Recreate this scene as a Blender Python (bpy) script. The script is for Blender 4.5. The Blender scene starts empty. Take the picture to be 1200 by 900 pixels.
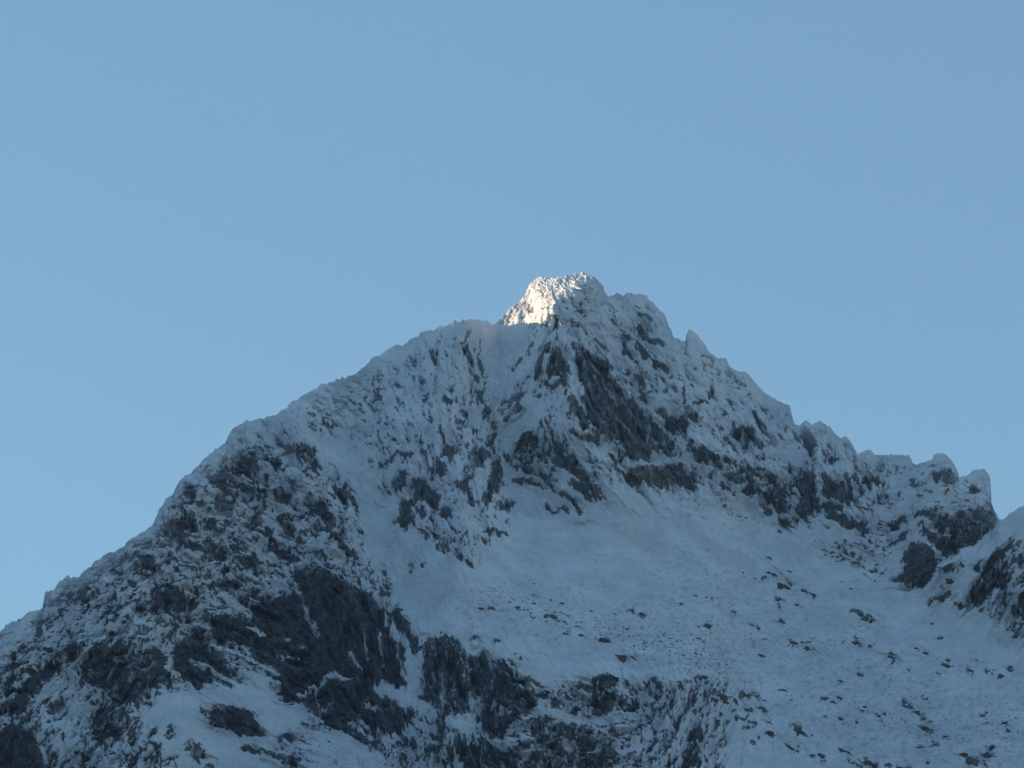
import bpy, math, random
import numpy as np

rng = np.random.default_rng(7)
random.seed(7)
C = bpy.context.scene.collection

# ------------------------------------------------------------------ camera model (pixels of the 1200x900 frame)
HFOV = math.radians(12.0)
PITCH = math.radians(24.0)
FPX = 600.0 / math.tan(HFOV / 2)
CAM = np.array([0.0, 0.0, 2.0])
ct, st = math.cos(PITCH), math.sin(PITCH)

def world(px, py, Y):
    """the point of the plane at depth Y that lies on the sight line px, py"""
    a = (px - 600.0) / FPX
    b = (450.0 - py) / FPX
    dy = ct - st * b
    dz = st + ct * b
    t = Y / dy
    return a * t, Y, CAM[2] + dz * t

# ------------------------------------------------------------------ noise
_perm = rng.permutation(256)
_perm = np.concatenate([_perm, _perm, _perm])
_ang = rng.random(256) * 2 * np.pi
_gx, _gy = np.cos(_ang), np.sin(_ang)

def perlin(x, y, seed=0):
    x = x + seed * 17.31
    y = y - seed * 9.77
    xi = np.floor(x).astype(np.int64); yi = np.floor(y).astype(np.int64)
    xf = x - xi; yf = y - yi
    xi &= 255; yi &= 255
    u = xf * xf * xf * (xf * (xf * 6 - 15) + 10)
    v = yf * yf * yf * (yf * (yf * 6 - 15) + 10)
    def g(ix, iy, dx, dy):
        h = _perm[(_perm[ix & 255] + iy) & 255]
        return _gx[h] * dx + _gy[h] * dy
    n00 = g(xi, yi, xf, yf); n10 = g(xi + 1, yi, xf - 1, yf)
    n01 = g(xi, yi + 1, xf, yf - 1); n11 = g(xi + 1, yi + 1, xf - 1, yf - 1)
    a = n00 + u * (n10 - n00); b = n01 + u * (n11 - n01)
    return (a + v * (b - a)) * 1.5

def fbm(x, y, octv=4, gain=0.5, lac=2.03, seed=0, ridged=False):
    s = 0; a = 1.0; tot = 0
    for o in range(octv):
        n = perlin(x, y, seed + o * 3.7)
        if ridged: n = 1 - 2 * np.abs(n)
        s = s + a * n; tot += a * a
        x = x * lac; y = y * lac; a *= gain
    return s / math.sqrt(tot)

def blur(a, s):
    r = int(3 * s + 1)
    k = np.exp(-0.5 * (np.arange(-r, r + 1) / s) ** 2); k /= k.sum()
    for ax in (0, 1):
        pad = [(0, 0), (0, 0)]; pad[ax] = (r, r)
        p = np.pad(a, pad, mode='edge')
        out = np.zeros_like(a)
        n = a.shape[ax]
        for i, w in enumerate(k):
            out += w * (p[i:i + n, :] if ax == 0 else p[:, i:i + n])
        a = out
    return a

# ------------------------------------------------------------------ rasters over the face (one cell per frame pixel)
X0, X1, Y0, Y1 = -100, 1300, 290, 1000
W, H = X1 - X0, Y1 - Y0
gx, gy = np.meshgrid(np.arange(W) + X0 + 0.0, np.arange(H) + Y0 + 0.0)

def sample(a, px, py):
    x = np.clip(px - X0, 0, W - 1.001); y = np.clip(py - Y0, 0, H - 1.001)
    xi = x.astype(int); yi = y.astype(int); xf = x - xi; yf = y - yi
    return (a[yi, xi] * (1 - xf) + a[yi, xi + 1] * xf) * (1 - yf) + (a[yi + 1, xi] * (1 - xf) + a[yi + 1, xi + 1] * xf) * yf

def polymask(pts, x=gx, y=gy):
    ins = np.zeros(x.shape, bool)
    n = len(pts)
    for i in range(n):
        x1, y1 = pts[i]; x2, y2 = pts[(i + 1) % n]
        if y1 == y2: continue
        cond = ((y1 > y) != (y2 > y)) & (x < (x2 - x1) * (y - y1) / (y2 - y1) + x1)
        ins ^= cond
    return ins

def segdist(pts, x, y):
    d = np.full(x.shape, 1e9)
    if len(pts) == 1: pts = [pts[0], (pts[0][0] + .01, pts[0][1])]
    for (x1, y1), (x2, y2) in zip(pts[:-1], pts[1:]):
        dx, dy = x2 - x1, y2 - y1
        t = np.clip(((x - x1) * dx + (y - y1) * dy) / (dx * dx + dy * dy), 0, 1)
        d = np.minimum(d, np.hypot(x - x1 - t * dx, y - y1 - t * dy))
    return d

cov = np.zeros((H, W))            # share of bare rock
tone = np.zeros((H, W))           # brown / olive weathered rock

def T(o, pts): return [(o[0] + x / o[2], o[1] + y / o[2]) for x, y in pts]

def window(pts, m):
    xs = [p[0] for p in pts]; ys = [p[1] for p in pts]
    a = max(0, int(min(xs) - m - X0)); b = min(W, int(max(xs) + m - X0) + 2)
    c = max(0, int(min(ys) - m - Y0)); d = min(H, int(max(ys) + m - Y0) + 2)
    return slice(c, d), slice(a, b)

def poly(o, c, pts, soft=2.6, arr=None):
    arr = cov if arr is None else arr
    p = T(o, pts); w = window(p, 12)
    if w[0].start >= w[0].stop or w[1].start >= w[1].stop: return
    m = blur(polymask(p, gx[w], gy[w]).astype(float), soft)
    arr[w] = arr[w] * (1 - m) + c * m

def line(o, c, r, pts, arr=None):
    arr = cov if arr is None else arr
    p = T(o, pts); r = r / o[2]; w = window(p, r + 6)
    if w[0].start >= w[0].stop or w[1].start >= w[1].stop: return
    d = segdist(p, gx[w], gy[w])
    if arr is cov and c > .3: m = np.clip((r * 1.3 + .9 - d) / (r * .75 + 1.2), 0, 1)
    else: m = np.clip((r + 1.4 - d) / 2.8, 0, 1)
    arr[w] = arr[w] * (1 - m) + c * m

PX = (0, 0, 1)
# ---- broad zones
poly(PX, .50, [(-100, 760), (0, 735), (60, 690), (180, 615), (215, 560), (270, 500), (330, 500), (400, 560), (440, 640), (470, 720), (420, 1000), (-100, 1000)], 6)
poly(PX, .24, [(180, 600), (200, 570), (270, 505), (330, 482), (440, 420), (430, 520), (330, 500), (280, 525), (220, 575), (190, 620)], 3)
poly(PX, .21, [(430, 430), (500, 392), (560, 385), (570, 440), (590, 520), (600, 600), (560, 660), (520, 640), (470, 610), (430, 540)], 4)
poly(PX, .21, [(640, 350), (780, 370), (930, 490), (1040, 545), (1160, 560), (1170, 600), (1080, 680), (1000, 620), (900, 620), (700, 560), (640, 500)], 4)
poly(PX, .13, [(580, 370), (640, 325), (700, 325), (780, 365), (800, 420), (700, 400), (640, 400)], 3)
poly(PX, .46, [(520, 790), (600, 800), (700, 790), (850, 800), (850, 1000), (420, 1000), (430, 880)], 5)
poly(PX, .02, [(330, 790), (400, 850), (520, 1000), (250, 1000), (160, 850), (190, 810)], 4)
poly(PX, .03, [(400, 560), (445, 640), (470, 720), (540, 780), (720, 800), (860, 800), (870, 1000), (1300, 1000), (1300, 760), (1080, 690), (980, 650), (840, 600), (700, 580), (600, 560), (600, 660), (540, 660), (470, 620), (430, 540), (400, 500)], 3)
# ---- left flank (zoom 0,675)
z = (0, 675, 4)
poly(z, .52, [(0, 360), (200, 180), (300, 60), (400, 0), (700, 0), (500, 200), (380, 380), (200, 500), (100, 640), (0, 640)])
poly(z, .60, [(400, 0), (900, 0), (900, 120), (740, 200), (500, 250)], 4)
poly(z, .10, [(-200, 420), (0, 280), (100, 210), (170, 190), (160, 260), (0, 420)], 3)
poly(z, .18, [(370, 230), (470, 180), (500, 260), (440, 320), (370, 300)], 3)
poly(z, .93, [(60, 700), (150, 700), (180, 800), (230, 900), (200, 1100), (-300, 1100), (-100, 850)])
poly(z, .26, [(200, 500), (330, 480), (400, 560), (420, 700), (380, 820), (300, 830), (220, 740), (120, 650)], 3)
poly(z, .85, [(450, 310), (600, 350), (760, 330), (800, 460), (720, 560), (640, 640), (540, 600), (420, 500), (360, 480), (410, 380)])
poly(z, .88, [(740, 80), (820, 60), (920, 140), (880, 180), (700, 190)])
poly(z, .92, [(800, 300), (880, 280), (960, 300), (1000, 360), (1100, 460), (1100, 520), (900, 520), (820, 450)])
poly(z, 1, [(990, 230), (1100, 230), (1130, 300), (1050, 330), (1000, 290)])
poly(z, .8, [(440, 600), (560, 620), (640, 640), (540, 760), (500, 820), (440, 760)])
poly(z, 1, [(930, 620), (1100, 640), (1200, 650), (1200, 740), (1100, 750), (1000, 700)])
for c, r, p in [(1, 20, [(400, 50), (380, 90)]), (1, 14, [(190, 180), (180, 270)]), (1, 12, [(40, 440), (120, 400)]), (1, 26, [(100, 570), (180, 470), (270, 420)]),
                (1, 22, [(60, 640), (120, 590)]), (1, 18, [(320, 330)]), (1, 20, [(340, 365)]), (1, 16, [(490, 260)]), (1, 12, [(110, 330), (60, 380)]),
                (1, 24, [(930, 270)]), (1, 20, [(880, 200)]), (1, 22, [(1000, 50)]), (.75, 30, [(1100, 40)]), (.8, 30, [(400, 850)]),
                (.9, 22, [(720, 735)]), (.65, 30, [(800, 730)]), (1, 14, [(700, 790), (740, 800)]), (.75, 30, [(890, 800), (940, 840)]), (.6, 40, [(560, 840), (800, 870)]), (1, 16, [(980, 890)]),
                (0, 12, [(1000, 330), (1100, 370), (1200, 410)]), (0, 12, [(900, 390), (1000, 440), (1100, 500)]), (0, 7, [(800, 330), (790, 420), (820, 460)])]:
    line(z, c, r, p)
# ---- upper left shoulder (zoom 150,450)
z = (150, 450, 4)
poly(z, .60, [(160, 620), (280, 560), (520, 520), (640, 640), (620, 760), (560, 900), (0, 900), (60, 780)], 3)
for c, r, p in [(.85, 28, [(380, 420), (400, 490), (480, 490)]), (1, 26, [(280, 490), (300, 540)]), (1, 18, [(340, 570)]), (1, 34, [(200, 660), (260, 720)]), (1, 20, [(290, 620)]),
                (1, 24, [(390, 670)]), (1, 18, [(430, 570)]), (1, 26, [(300, 760)]), (1, 18, [(180, 780)]), (1, 26, [(70, 830), (100, 860)]), (1, 20, [(500, 760)]),
                (0, 10, [(330, 600), (430, 620), (540, 600)]), (0, 8, [(120, 800), (250, 790), (330, 800)]), (0, 12, [(360, 470), (330, 560)]), (0, 9, [(380, 530), (520, 530), (540, 470)])]:
    line(z, c, r, p)
# ---- central left (zoom 250,500)
z = (250, 500, 4)
poly(z, .85, [(285, 50), (330, 80), (400, 90), (440, 80), (490, 110), (400, 190), (370, 170)])
poly(z, 1, [(110, 150), (140, 135), (210, 170), (220, 230), (130, 235)])
poly(z, .85, [(0, 220), (60, 170), (110, 230), (140, 250), (100, 310), (40, 310)])
poly(z, .45, [(560, 280), (620, 250), (700, 340), (715, 430), (620, 430)])
poly(z, .9, [(380, 660), (500, 660), (600, 720), (720, 780), (800, 850), (820, 900), (150, 900), (200, 830), (280, 800), (380, 780)])
poly(z, .85, [(770, 290), (850, 240), (910, 250), (900, 290), (830, 330)])
poly(z, 1, [(940, 250), (990, 240), (1050, 330), (1050, 380), (970, 350), (930, 310)])
poly(z, 1, [(880, 370), (930, 320), (945, 440), (900, 480), (860, 450)])
for c, r, p in [(1, 18, [(290, 60), (340, 110), (400, 180)]), (1, 22, [(470, 175)]), (1, 14, [(440, 215), (510, 200)]), (1, 18, [(190, 130)]), (1, 18, [(250, 170), (310, 185)]),
                (1, 16, [(260, 235)]), (1, 18, [(200, 265)]), (1, 18, [(130, 300)]), (1, 16, [(180, 320), (210, 340)]), (1, 15, [(300, 340), (350, 330)]), (1, 8, [(240, 310), (240, 400)]),
                (1, 18, [(150, 370)]), (1, 18, [(200, 400)]), (1, 10, [(110, 345)]), (1, 15, [(20, 370), (50, 375)]), (.7, 24, [(290, 390)]), (1, 14, [(620, 270), (600, 310), (640, 340)]),
                (1, 16, [(670, 360)]), (1, 15, [(430, 360), (480, 400)]), (1, 26, [(500, 370), (550, 450)]), (1, 12, [(410, 430)]), (1, 19, [(570, 510), (600, 560), (650, 600)]),
                (1, 13, [(500, 600), (520, 610)]), (1, 8, [(590, 670)]), (1, 26, [(260, 500)]), (1, 30, [(350, 490)]), (1, 18, [(400, 545)]), (1, 10, [(260, 560), (380, 590)]),
                (1, 13, [(310, 610), (390, 630)]), (1, 26, [(110, 570)]), (1, 38, [(180, 650)]), (1, 20, [(60, 680)]), (1, 22, [(100, 750), (50, 740)]), (1, 16, [(40, 610)]), (1, 20, [(0, 470)]),
                (1, 12, [(680, 720)]), (1, 20, [(860, 880)]), (1, 9, [(820, 160), (850, 130), (930, 140)]), (1, 12, [(780, 185)]), (1, 18, [(980, 400)]), (1, 25, [(1090, 405)]), (1, 24, [(1105, 105)]),
                (1, 5, [(650, 150)]), (1, 5, [(605, 145)]), (.8, 10, [(930, 630), (925, 670)]), (.8, 10, [(980, 650)]),
                (0, 15, [(270, 60), (320, 120), (390, 200)]), (.05, 15, [(250, 440), (400, 330), (480, 270)]), (.02, 45, [(660, 160), (700, 260), (730, 420), (770, 600)]),
                (0, 8, [(0, 520), (80, 500), (160, 440)]), (0, 9, [(20, 760), (120, 820), (180, 860)])]:
    line(z, c, r, p)
# ---- dark lower cliff (zoom 250,675)
z = (250, 675, 4)
poly(z, .93, [(380, 0), (560, 0), (640, 60), (700, 70), (740, 150), (800, 150), (810, 250), (900, 330), (910, 520), (860, 530), (760, 500), (740, 600), (700, 640), (640, 740), (540, 720), (440, 620), (330, 590), (250, 480), (200, 380), (100, 300), (0, 300), (0, 200), (170, 200), (250, 120), (380, 120)])
poly(z, 1, [(0, 640), (140, 640), (200, 690), (250, 750), (130, 755), (0, 720)])
poly(z, .84, [(980, 290), (1100, 280), (1170, 330), (1200, 480), (1200, 640), (1120, 640), (1100, 760), (1060, 790), (1000, 700), (960, 600), (980, 450)])
poly(z, .9, [(720, 560), (860, 580), (940, 680), (880, 740), (720, 740), (640, 720), (660, 640)])
poly(z, .13, [(250, 760), (400, 700), (560, 740), (780, 860), (760, 1100), (460, 1100), (280, 800)], 3)
for c, r, p in [(.9, 20, [(150, 810), (260, 830), (400, 880)]), (.95, 28, [(860, 180), (900, 250), (950, 350)]), (1, 20, [(650, 760), (720, 790)]), (1, 14, [(760, 790)]), (1, 18, [(930, 780)]),
                (1, 22, [(1000, 830), (1050, 820)]), (.9, 30, [(1150, 800), (1200, 880)]), (.8, 16, [(430, 690), (480, 700)]), (.7, 14, [(340, 740), (420, 760)]),
                (0, 11, [(0, 330), (100, 370), (200, 410), (310, 470)]), (0, 15, [(0, 450), (80, 490), (180, 550)]), (0, 7, [(150, 240), (230, 290)]), (.1, 12, [(250, 480), (300, 530)]),
                (.1, 9, [(310, 390), (390, 400)]), (.25, 7, [(430, 180), (490, 260)]), (.05, 9, [(400, 580), (480, 520), (550, 480), (640, 490)]), (.1, 7, [(480, 540), (500, 680), (550, 710)]),
                (0, 26, [(780, 535), (880, 560), (960, 600), (1020, 660)]), (0, 13, [(840, 270), (910, 320), (920, 500)]), (0, 7, [(720, 600), (780, 640)]), (0, 24, [(500, 740), (600, 760), (760, 860)]),
                (.1, 5, [(560, 600), (510, 640)]), (.1, 8, [(640, 700), (720, 710)]), (.05, 20, [(860, 760)]), (.05, 17, [(950, 700), (1020, 720)]), (0, 26, [(1120, 700), (1200, 720)]),
                (.15, 4, [(700, 280), (730, 400)]), (.15, 4, [(770, 250), (800, 430)]), (.15, 4, [(860, 320), (890, 480)]), (.2, 5, [(1000, 500), (1060, 540), (1080, 620)]), (.2, 6, [(640, 380), (690, 440)]),
                (.2, 6, [(380, 60), (440, 160), (480, 240)]), (.3, 6, [(330, 290), (440, 350)]), (0, 8, [(80, 100), (170, 190)])]:
    line(z, c, r, p)
# ---- summit (zoom 500,300)
z = (500, 300, 4)
poly(z, .9, [(655, 400), (740, 430), (800, 490), (870, 560), (900, 630), (950, 680), (1010, 700), (1040, 760), (1060, 850), (1150, 860), (1150, 900), (960, 900), (920, 820), (850, 800), (790, 740), (740, 690), (735, 620), (700, 540)])
for c, r, p in [(1, 15, [(570, 410), (540, 480), (510, 570)]), (1, 28, [(620, 470), (600, 540), (560, 590), (640, 580)]), (1, 24, [(610, 460), (640, 520)]), (.95, 42, [(1090, 740), (1150, 800), (1200, 790)]),
                (1, 9, [(490, 400), (470, 440)]), (.9, 11, [(440, 480), (400, 520)]), (1, 14, [(550, 330)]), (.9, 7, [(570, 290), (640, 320)]), (1, 13, [(680, 330), (700, 335)]), (1, 13, [(715, 265)]),
                (1, 8, [(745, 283)]), (1, 10, [(1000, 270), (1050, 300)]), (1, 12, [(1000, 340), (1040, 390), (1110, 415)]), (1, 13, [(930, 440), (960, 480)]), (1, 15, [(990, 420), (1040, 480), (1110, 520)]),
                (1, 17, [(990, 550), (1010, 580)]), (1, 14, [(1010, 660)]), (1, 8, [(780, 400), (840, 430)]), (1, 6, [(880, 270)]), (1, 6, [(920, 370), (990, 400)]), (1, 8, [(940, 540)]), (1, 8, [(870, 510)]),
                (1, 17, [(190, 430), (200, 480)]), (1, 5, [(180, 390), (195, 350)]), (1, 8, [(20, 440), (35, 480)]), (1, 8, [(250, 490), (260, 540)]), (1, 12, [(220, 560), (230, 580)]), (1, 12, [(285, 570)]),
                (1, 12, [(110, 625)]), (1, 8, [(125, 605)]), (1, 13, [(95, 675)]), (1, 12, [(180, 750)]), (1, 8, [(150, 770), (165, 790)]), (1, 12, [(225, 825)]), (1, 13, [(60, 800), (80, 860)]),
                (1, 10, [(15, 770)]), (.5, 18, [(270, 610), (220, 700)]), (.85, 13, [(440, 670), (400, 760), (370, 770)]), (1, 15, [(550, 790), (580, 850), (600, 900)]), (1, 28, [(480, 880)]),
                (.9, 18, [(680, 680), (720, 760)]), (1, 28, [(730, 800)]), (.9, 13, [(620, 800), (660, 870)]), (.9, 7, [(340, 320), (430, 240)]), (.8, 6, [(430, 220), (480, 150)]),
                (0, 10, [(545, 575), (610, 575)]), (.15, 12, [(655, 460), (700, 560), (720, 640), (800, 770)]), (0, 14, [(740, 840), (700, 780)]), (.1, 22, [(430, 620), (560, 660), (640, 700)]),
                (.25, 9, [(790, 540), (830, 560)]), (.2, 8, [(850, 660), (900, 670), (960, 690)]), (0, 12, [(1040, 700), (1100, 800), (1140, 840)])]:
    line(z, c, r, p)
# ---- buttress and foot of the summit face (zoom 450,450)
z = (450, 450, 4)
poly(z, .6, [(600, 320), (680, 250), (780, 280), (800, 400), (760, 440), (650, 400), (560, 350)])
poly(z, .93, [(930, 0), (1080, 0), (1140, 80), (1180, 180), (1200, 240), (1200, 370), (1120, 370), (1080, 300), (1050, 240), (990, 180), (940, 110)])
poly(z, 1, [(790, 240), (860, 300), (900, 360), (960, 430), (990, 480), (1060, 545), (1000, 545), (930, 490), (890, 440), (850, 410), (800, 400), (780, 300)])
poly(z, 1, [(150, 440), (200, 460), (250, 540), (250, 590), (180, 560), (140, 500)])
poly(z, 1, [(120, 530), (135, 640), (100, 680), (60, 650), (75, 570)])
poly(z, .35, [(180, 620), (340, 660), (400, 720), (300, 780), (200, 720), (150, 660)])
for c, r, p in [(1, 18, [(740, 180), (780, 260), (820, 330), (880, 380), (940, 440)]), (1, 22, [(650, 280), (690, 260), (700, 290)]), (1, 19, [(570, 350)]), (1, 13, [(640, 400), (740, 430), (800, 470)]),
                (1, 14, [(620, 455), (700, 480), (800, 510), (900, 570), (920, 600)]), (1, 13, [(760, 570), (790, 610)]), (1, 10, [(820, 590), (860, 600)]), (1, 12, [(900, 500), (960, 540)]), (1, 15, [(880, 470), (940, 500)]),
                (1, 23, [(300, 290), (320, 320)]), (1, 32, [(430, 330), (480, 340), (440, 380)]), (1, 25, [(530, 370), (520, 440), (490, 520), (480, 550)]), (1, 20, [(540, 400)]), (1, 26, [(400, 430), (350, 480)]),
                (1, 13, [(390, 480), (410, 560)]), (1, 20, [(260, 370), (270, 410)]), (1, 25, [(290, 605)]), (.8, 12, [(150, 250), (190, 340), (230, 440)]), (1, 18, [(180, 605)]), (.9, 28, [(60, 460), (90, 440)]),
                (1, 9, [(20, 370), (40, 340), (70, 325), (130, 345)]), (1, 8, [(260, 190), (280, 260)]), (1, 6, [(340, 160), (360, 190)]), (1, 10, [(380, 150)]), (1, 11, [(425, 225)]), (1, 10, [(390, 285)]), (1, 11, [(310, 25)]),
                (1, 10, [(300, 75)]), (.6, 13, [(410, 100), (470, 40)]), (.85, 12, [(600, 80), (660, 60)]), (.8, 10, [(640, 120), (590, 160)]), (.95, 20, [(870, 80), (940, 150)]), (.95, 26, [(880, 230), (960, 250), (1030, 270)]),
                (1, 19, [(1060, 330), (1100, 380)]), (1, 24, [(1100, 405), (1200, 450)]), (.6, 16, [(940, 310), (1000, 370)]), (.75, 26, [(200, 700), (300, 740), (270, 770)]), (.8, 13, [(350, 640)]), (.8, 12, [(390, 700)]),
                (.9, 11, [(330, 800), (410, 850)]), (1, 18, [(560, 580), (590, 560)]), (.7, 13, [(440, 640), (460, 610)]), (.9, 11, [(480, 690), (570, 700)]), (1, 15, [(465, 740)]), (.9, 11, [(575, 640)]),
                (.9, 11, [(130, 840), (125, 870)]), (.9, 9, [(180, 850)]), (0, 7, [(700, 240), (740, 160), (770, 240), (800, 300)]), (0, 13, [(440, 440), (500, 350)]), (0, 12, [(100, 490), (120, 530)]),
                (0, 8, [(900, 300), (960, 400), (990, 460)]), (.1, 7, [(700, 410), (760, 390)]), (0, 8, [(160, 560), (230, 580)]), (0, 10, [(1020, 270), (1100, 350)]), (0, 12, [(820, 180), (870, 260), (940, 330)]),
                (0, 16, [(1110, 385), (1200, 390)])]:
    line(z, c, r, p)
# ---- right of the summit face (zoom 700,400)
z = (700, 400, 4)
poly(z, .9, [(0, 80), (60, 110), (130, 230), (200, 290), (260, 370), (330, 430), (370, 480), (360, 530), (250, 530), (230, 570), (110, 570), (60, 480), (0, 430)])
poly(z, .95, [(290, 330), (350, 360), (410, 350), (400, 440), (360, 440), (320, 400)])
poly(z, .97, [(100, 610), (200, 600), (380, 580), (480, 650), (470, 710), (380, 700), (260, 690), (170, 670)])
poly(z, 1, [(430, 510), (500, 500), (580, 550), (640, 540), (640, 600), (560, 610), (480, 600)])
poly(z, .7, [(640, 560), (780, 600), (880, 650), (950, 640), (1030, 640), (1040, 700), (1030, 800), (960, 860), (860, 890), (780, 800), (700, 750), (640, 680), (560, 700), (530, 680), (600, 620)])
for c, r, p in [(1, 17, [(440, 480)]), (1, 15, [(540, 630), (520, 640)]), (1, 26, [(660, 430), (720, 430), (700, 490)]), (1, 17, [(750, 490)]), (1, 9, [(640, 380), (640, 440)]), (1, 11, [(740, 350), (780, 410)]),
                (1, 13, [(600, 460), (630, 490)]), (.6, 20, [(570, 420)]), (1, 14, [(460, 290), (510, 290)]), (1, 10, [(490, 370)]), (1, 8, [(600, 340)]), (1, 20, [(530, 240)]), (1, 11, [(610, 270), (630, 290)]),
                (1, 9, [(440, 205)]), (1, 6, [(400, 210), (410, 290)]), (1, 8, [(540, 180)]), (1, 9, [(500, 70), (550, 90)]), (1, 5, [(620, 140), (680, 205)]), (1, 8, [(710, 240)]), (1, 8, [(770, 320)]),
                (1, 14, [(290, 100), (320, 120)]), (1, 14, [(210, 40), (230, 80)]), (1, 16, [(200, 160)]), (1, 12, [(130, 60)]), (1, 13, [(220, 265)]), (1, 18, [(960, 410), (1000, 450), (1020, 490)]), (1, 12, [(1100, 540)]),
                (1, 8, [(1090, 490)]), (1, 11, [(1180, 490)]), (1, 38, [(980, 640), (1000, 700), (980, 790)]), (1, 12, [(900, 590), (930, 650)]), (1, 26, [(1080, 660), (1060, 740), (1150, 740)]), (1, 28, [(1110, 690)]),
                (1, 13, [(1160, 640), (1190, 720)]), (1, 18, [(1040, 760), (1100, 790)]), (1, 20, [(1100, 830), (1200, 860)]), (1, 20, [(830, 640)]), (1, 24, [(790, 740)]), (1, 20, [(860, 790)]), (1, 20, [(700, 720)]),
                (1, 22, [(880, 860)]), (1, 20, [(800, 820)]), (0, 8, [(270, 330), (340, 430)]), (.03, 23, [(440, 430), (500, 470), (570, 500)]), (.1, 18, [(590, 600), (620, 620)]), (.15, 10, [(900, 740), (930, 760)]),
                (0, 13, [(130, 595), (240, 580), (400, 560)]), (.1, 9, [(400, 540), (420, 620)]), (.3, 16, [(60, 480), (110, 500)]), (.3, 12, [(200, 400), (230, 420)]), (.2, 7, [(880, 650), (950, 720)]), (.1, 6, [(1030, 640), (1030, 740)]),
                (0, 7, [(480, 630), (560, 620)]), (.1, 5, [(575, 560), (580, 590)]), (.05, 7, [(1040, 745), (1120, 760)])]:
    line(z, c, r, p)
# ---- right ridge and spur (zoom 900,500)
z = (900, 500, 4)
poly(z, .9, [(690, 390), (780, 400), (870, 430), (930, 390), (1000, 370), (1060, 410), (1075, 450), (1030, 510), (960, 560), (880, 600), (840, 560), (790, 520), (720, 470), (700, 460)])
poly(z, 1, [(700, 470), (790, 510), (850, 560), (900, 590), (830, 640), (790, 580), (740, 540)])
poly(z, 1, [(660, 545), (740, 540), (800, 600), (800, 680), (740, 740), (650, 745), (580, 710), (640, 660), (630, 600)])
poly(z, .32, [(200, 540), (440, 540), (590, 600), (570, 680), (520, 720), (400, 660), (230, 590)], 3)
SPUR = [(1200, 594), (1187, 602), (1175, 610), (1163, 622), (1148, 635), (1130, 645), (1117, 652), (1107, 658), (1098, 667), (1090, 683), (1078, 695), (1110, 712), (1150, 735), (1200, 770), (1300, 840), (1300, 560)]
poly(PX, .04, SPUR, 1)
poly(z, .5, [(1060, 620), (1200, 520), (1600, 350), (1600, 1100), (1200, 1000), (1000, 860), (950, 820), (1040, 760)], 3)
poly(z, .82, [(1150, 510), (1100, 560), (1050, 610), (1010, 660), (960, 740), (930, 810), (990, 820), (1040, 760), (1100, 650), (1130, 560)])
for c, r, p in [(1, 13, [(170, 30), (210, 90)]), (1, 8, [(290, 90)]), (1, 11, [(305, 150)]), (1, 9, [(375, 90), (410, 150)]), (1, 26, [(510, 270)]), (1, 20, [(260, 240), (330, 300), (360, 340)]), (1, 13, [(360, 230), (390, 320)]),
                (1, 13, [(400, 220), (440, 320)]), (1, 8, [(450, 250), (480, 310)]), (1, 26, [(250, 350), (330, 370)]), (1, 20, [(300, 420), (380, 450), (450, 475)]), (1, 15, [(570, 480), (640, 430)]), (1, 16, [(590, 540), (640, 510)]),
                (1, 9, [(560, 335)]), (1, 11, [(620, 325)]), (1, 22, [(780, 240), (850, 220), (860, 250)]), (1, 17, [(680, 265)]), (1, 17, [(960, 290)]), (1, 13, [(750, 300)]), (1, 9, [(710, 325)]), (1, 11, [(840, 310)]),
                (1, 17, [(1140, 540), (1050, 620), (1020, 680)]), (1, 26, [(970, 760), (1000, 800)]), (1, 20, [(1160, 640), (1200, 620)]), (1, 16, [(1090, 690), (1110, 740)]), (1, 10, [(1105, 600), (1080, 620)]),
                (1, 16, [(760, 820), (800, 800), (850, 770)]), (1, 19, [(850, 715)]), (.9, 11, [(820, 745)]), (1, 12, [(880, 820), (940, 825)]), (1, 8, [(800, 665), (890, 660), (915, 645)]), (1, 16, [(1160, 860), (1190, 880)]),
                (1, 20, [(1185, 800), (1200, 840)]), (1, 10, [(1000, 860)]), (1, 9, [(1110, 760), (1110, 850)]), (1, 12, [(1000, 640), (975, 660)]),
                (.05, 9, [(500, 130), (660, 145)]), (1, 4, [(540, 150), (570, 158)]), (1, 6, [(690, 178), (740, 182)]), (.8, 5, [(500, 220), (545, 230)]), (.8, 4, [(610, 240), (650, 200)]),
                (0, 8, [(690, 490), (650, 560), (600, 640), (560, 700)]), (0, 9, [(720, 440), (790, 480), (850, 490)]), (0, 7, [(700, 520), (770, 560), (820, 620)]), (0, 8, [(1045, 435)]), (0, 6, [(560, 560), (650, 460)]),
                (.1, 5, [(240, 240), (250, 330)]), (.1, 5, [(240, 350), (300, 340), (370, 370)]), (0, 5, [(340, 220), (380, 330)]), (0, 5, [(390, 200), (410, 320)])]:
    line(z, c, r, p)
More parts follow.
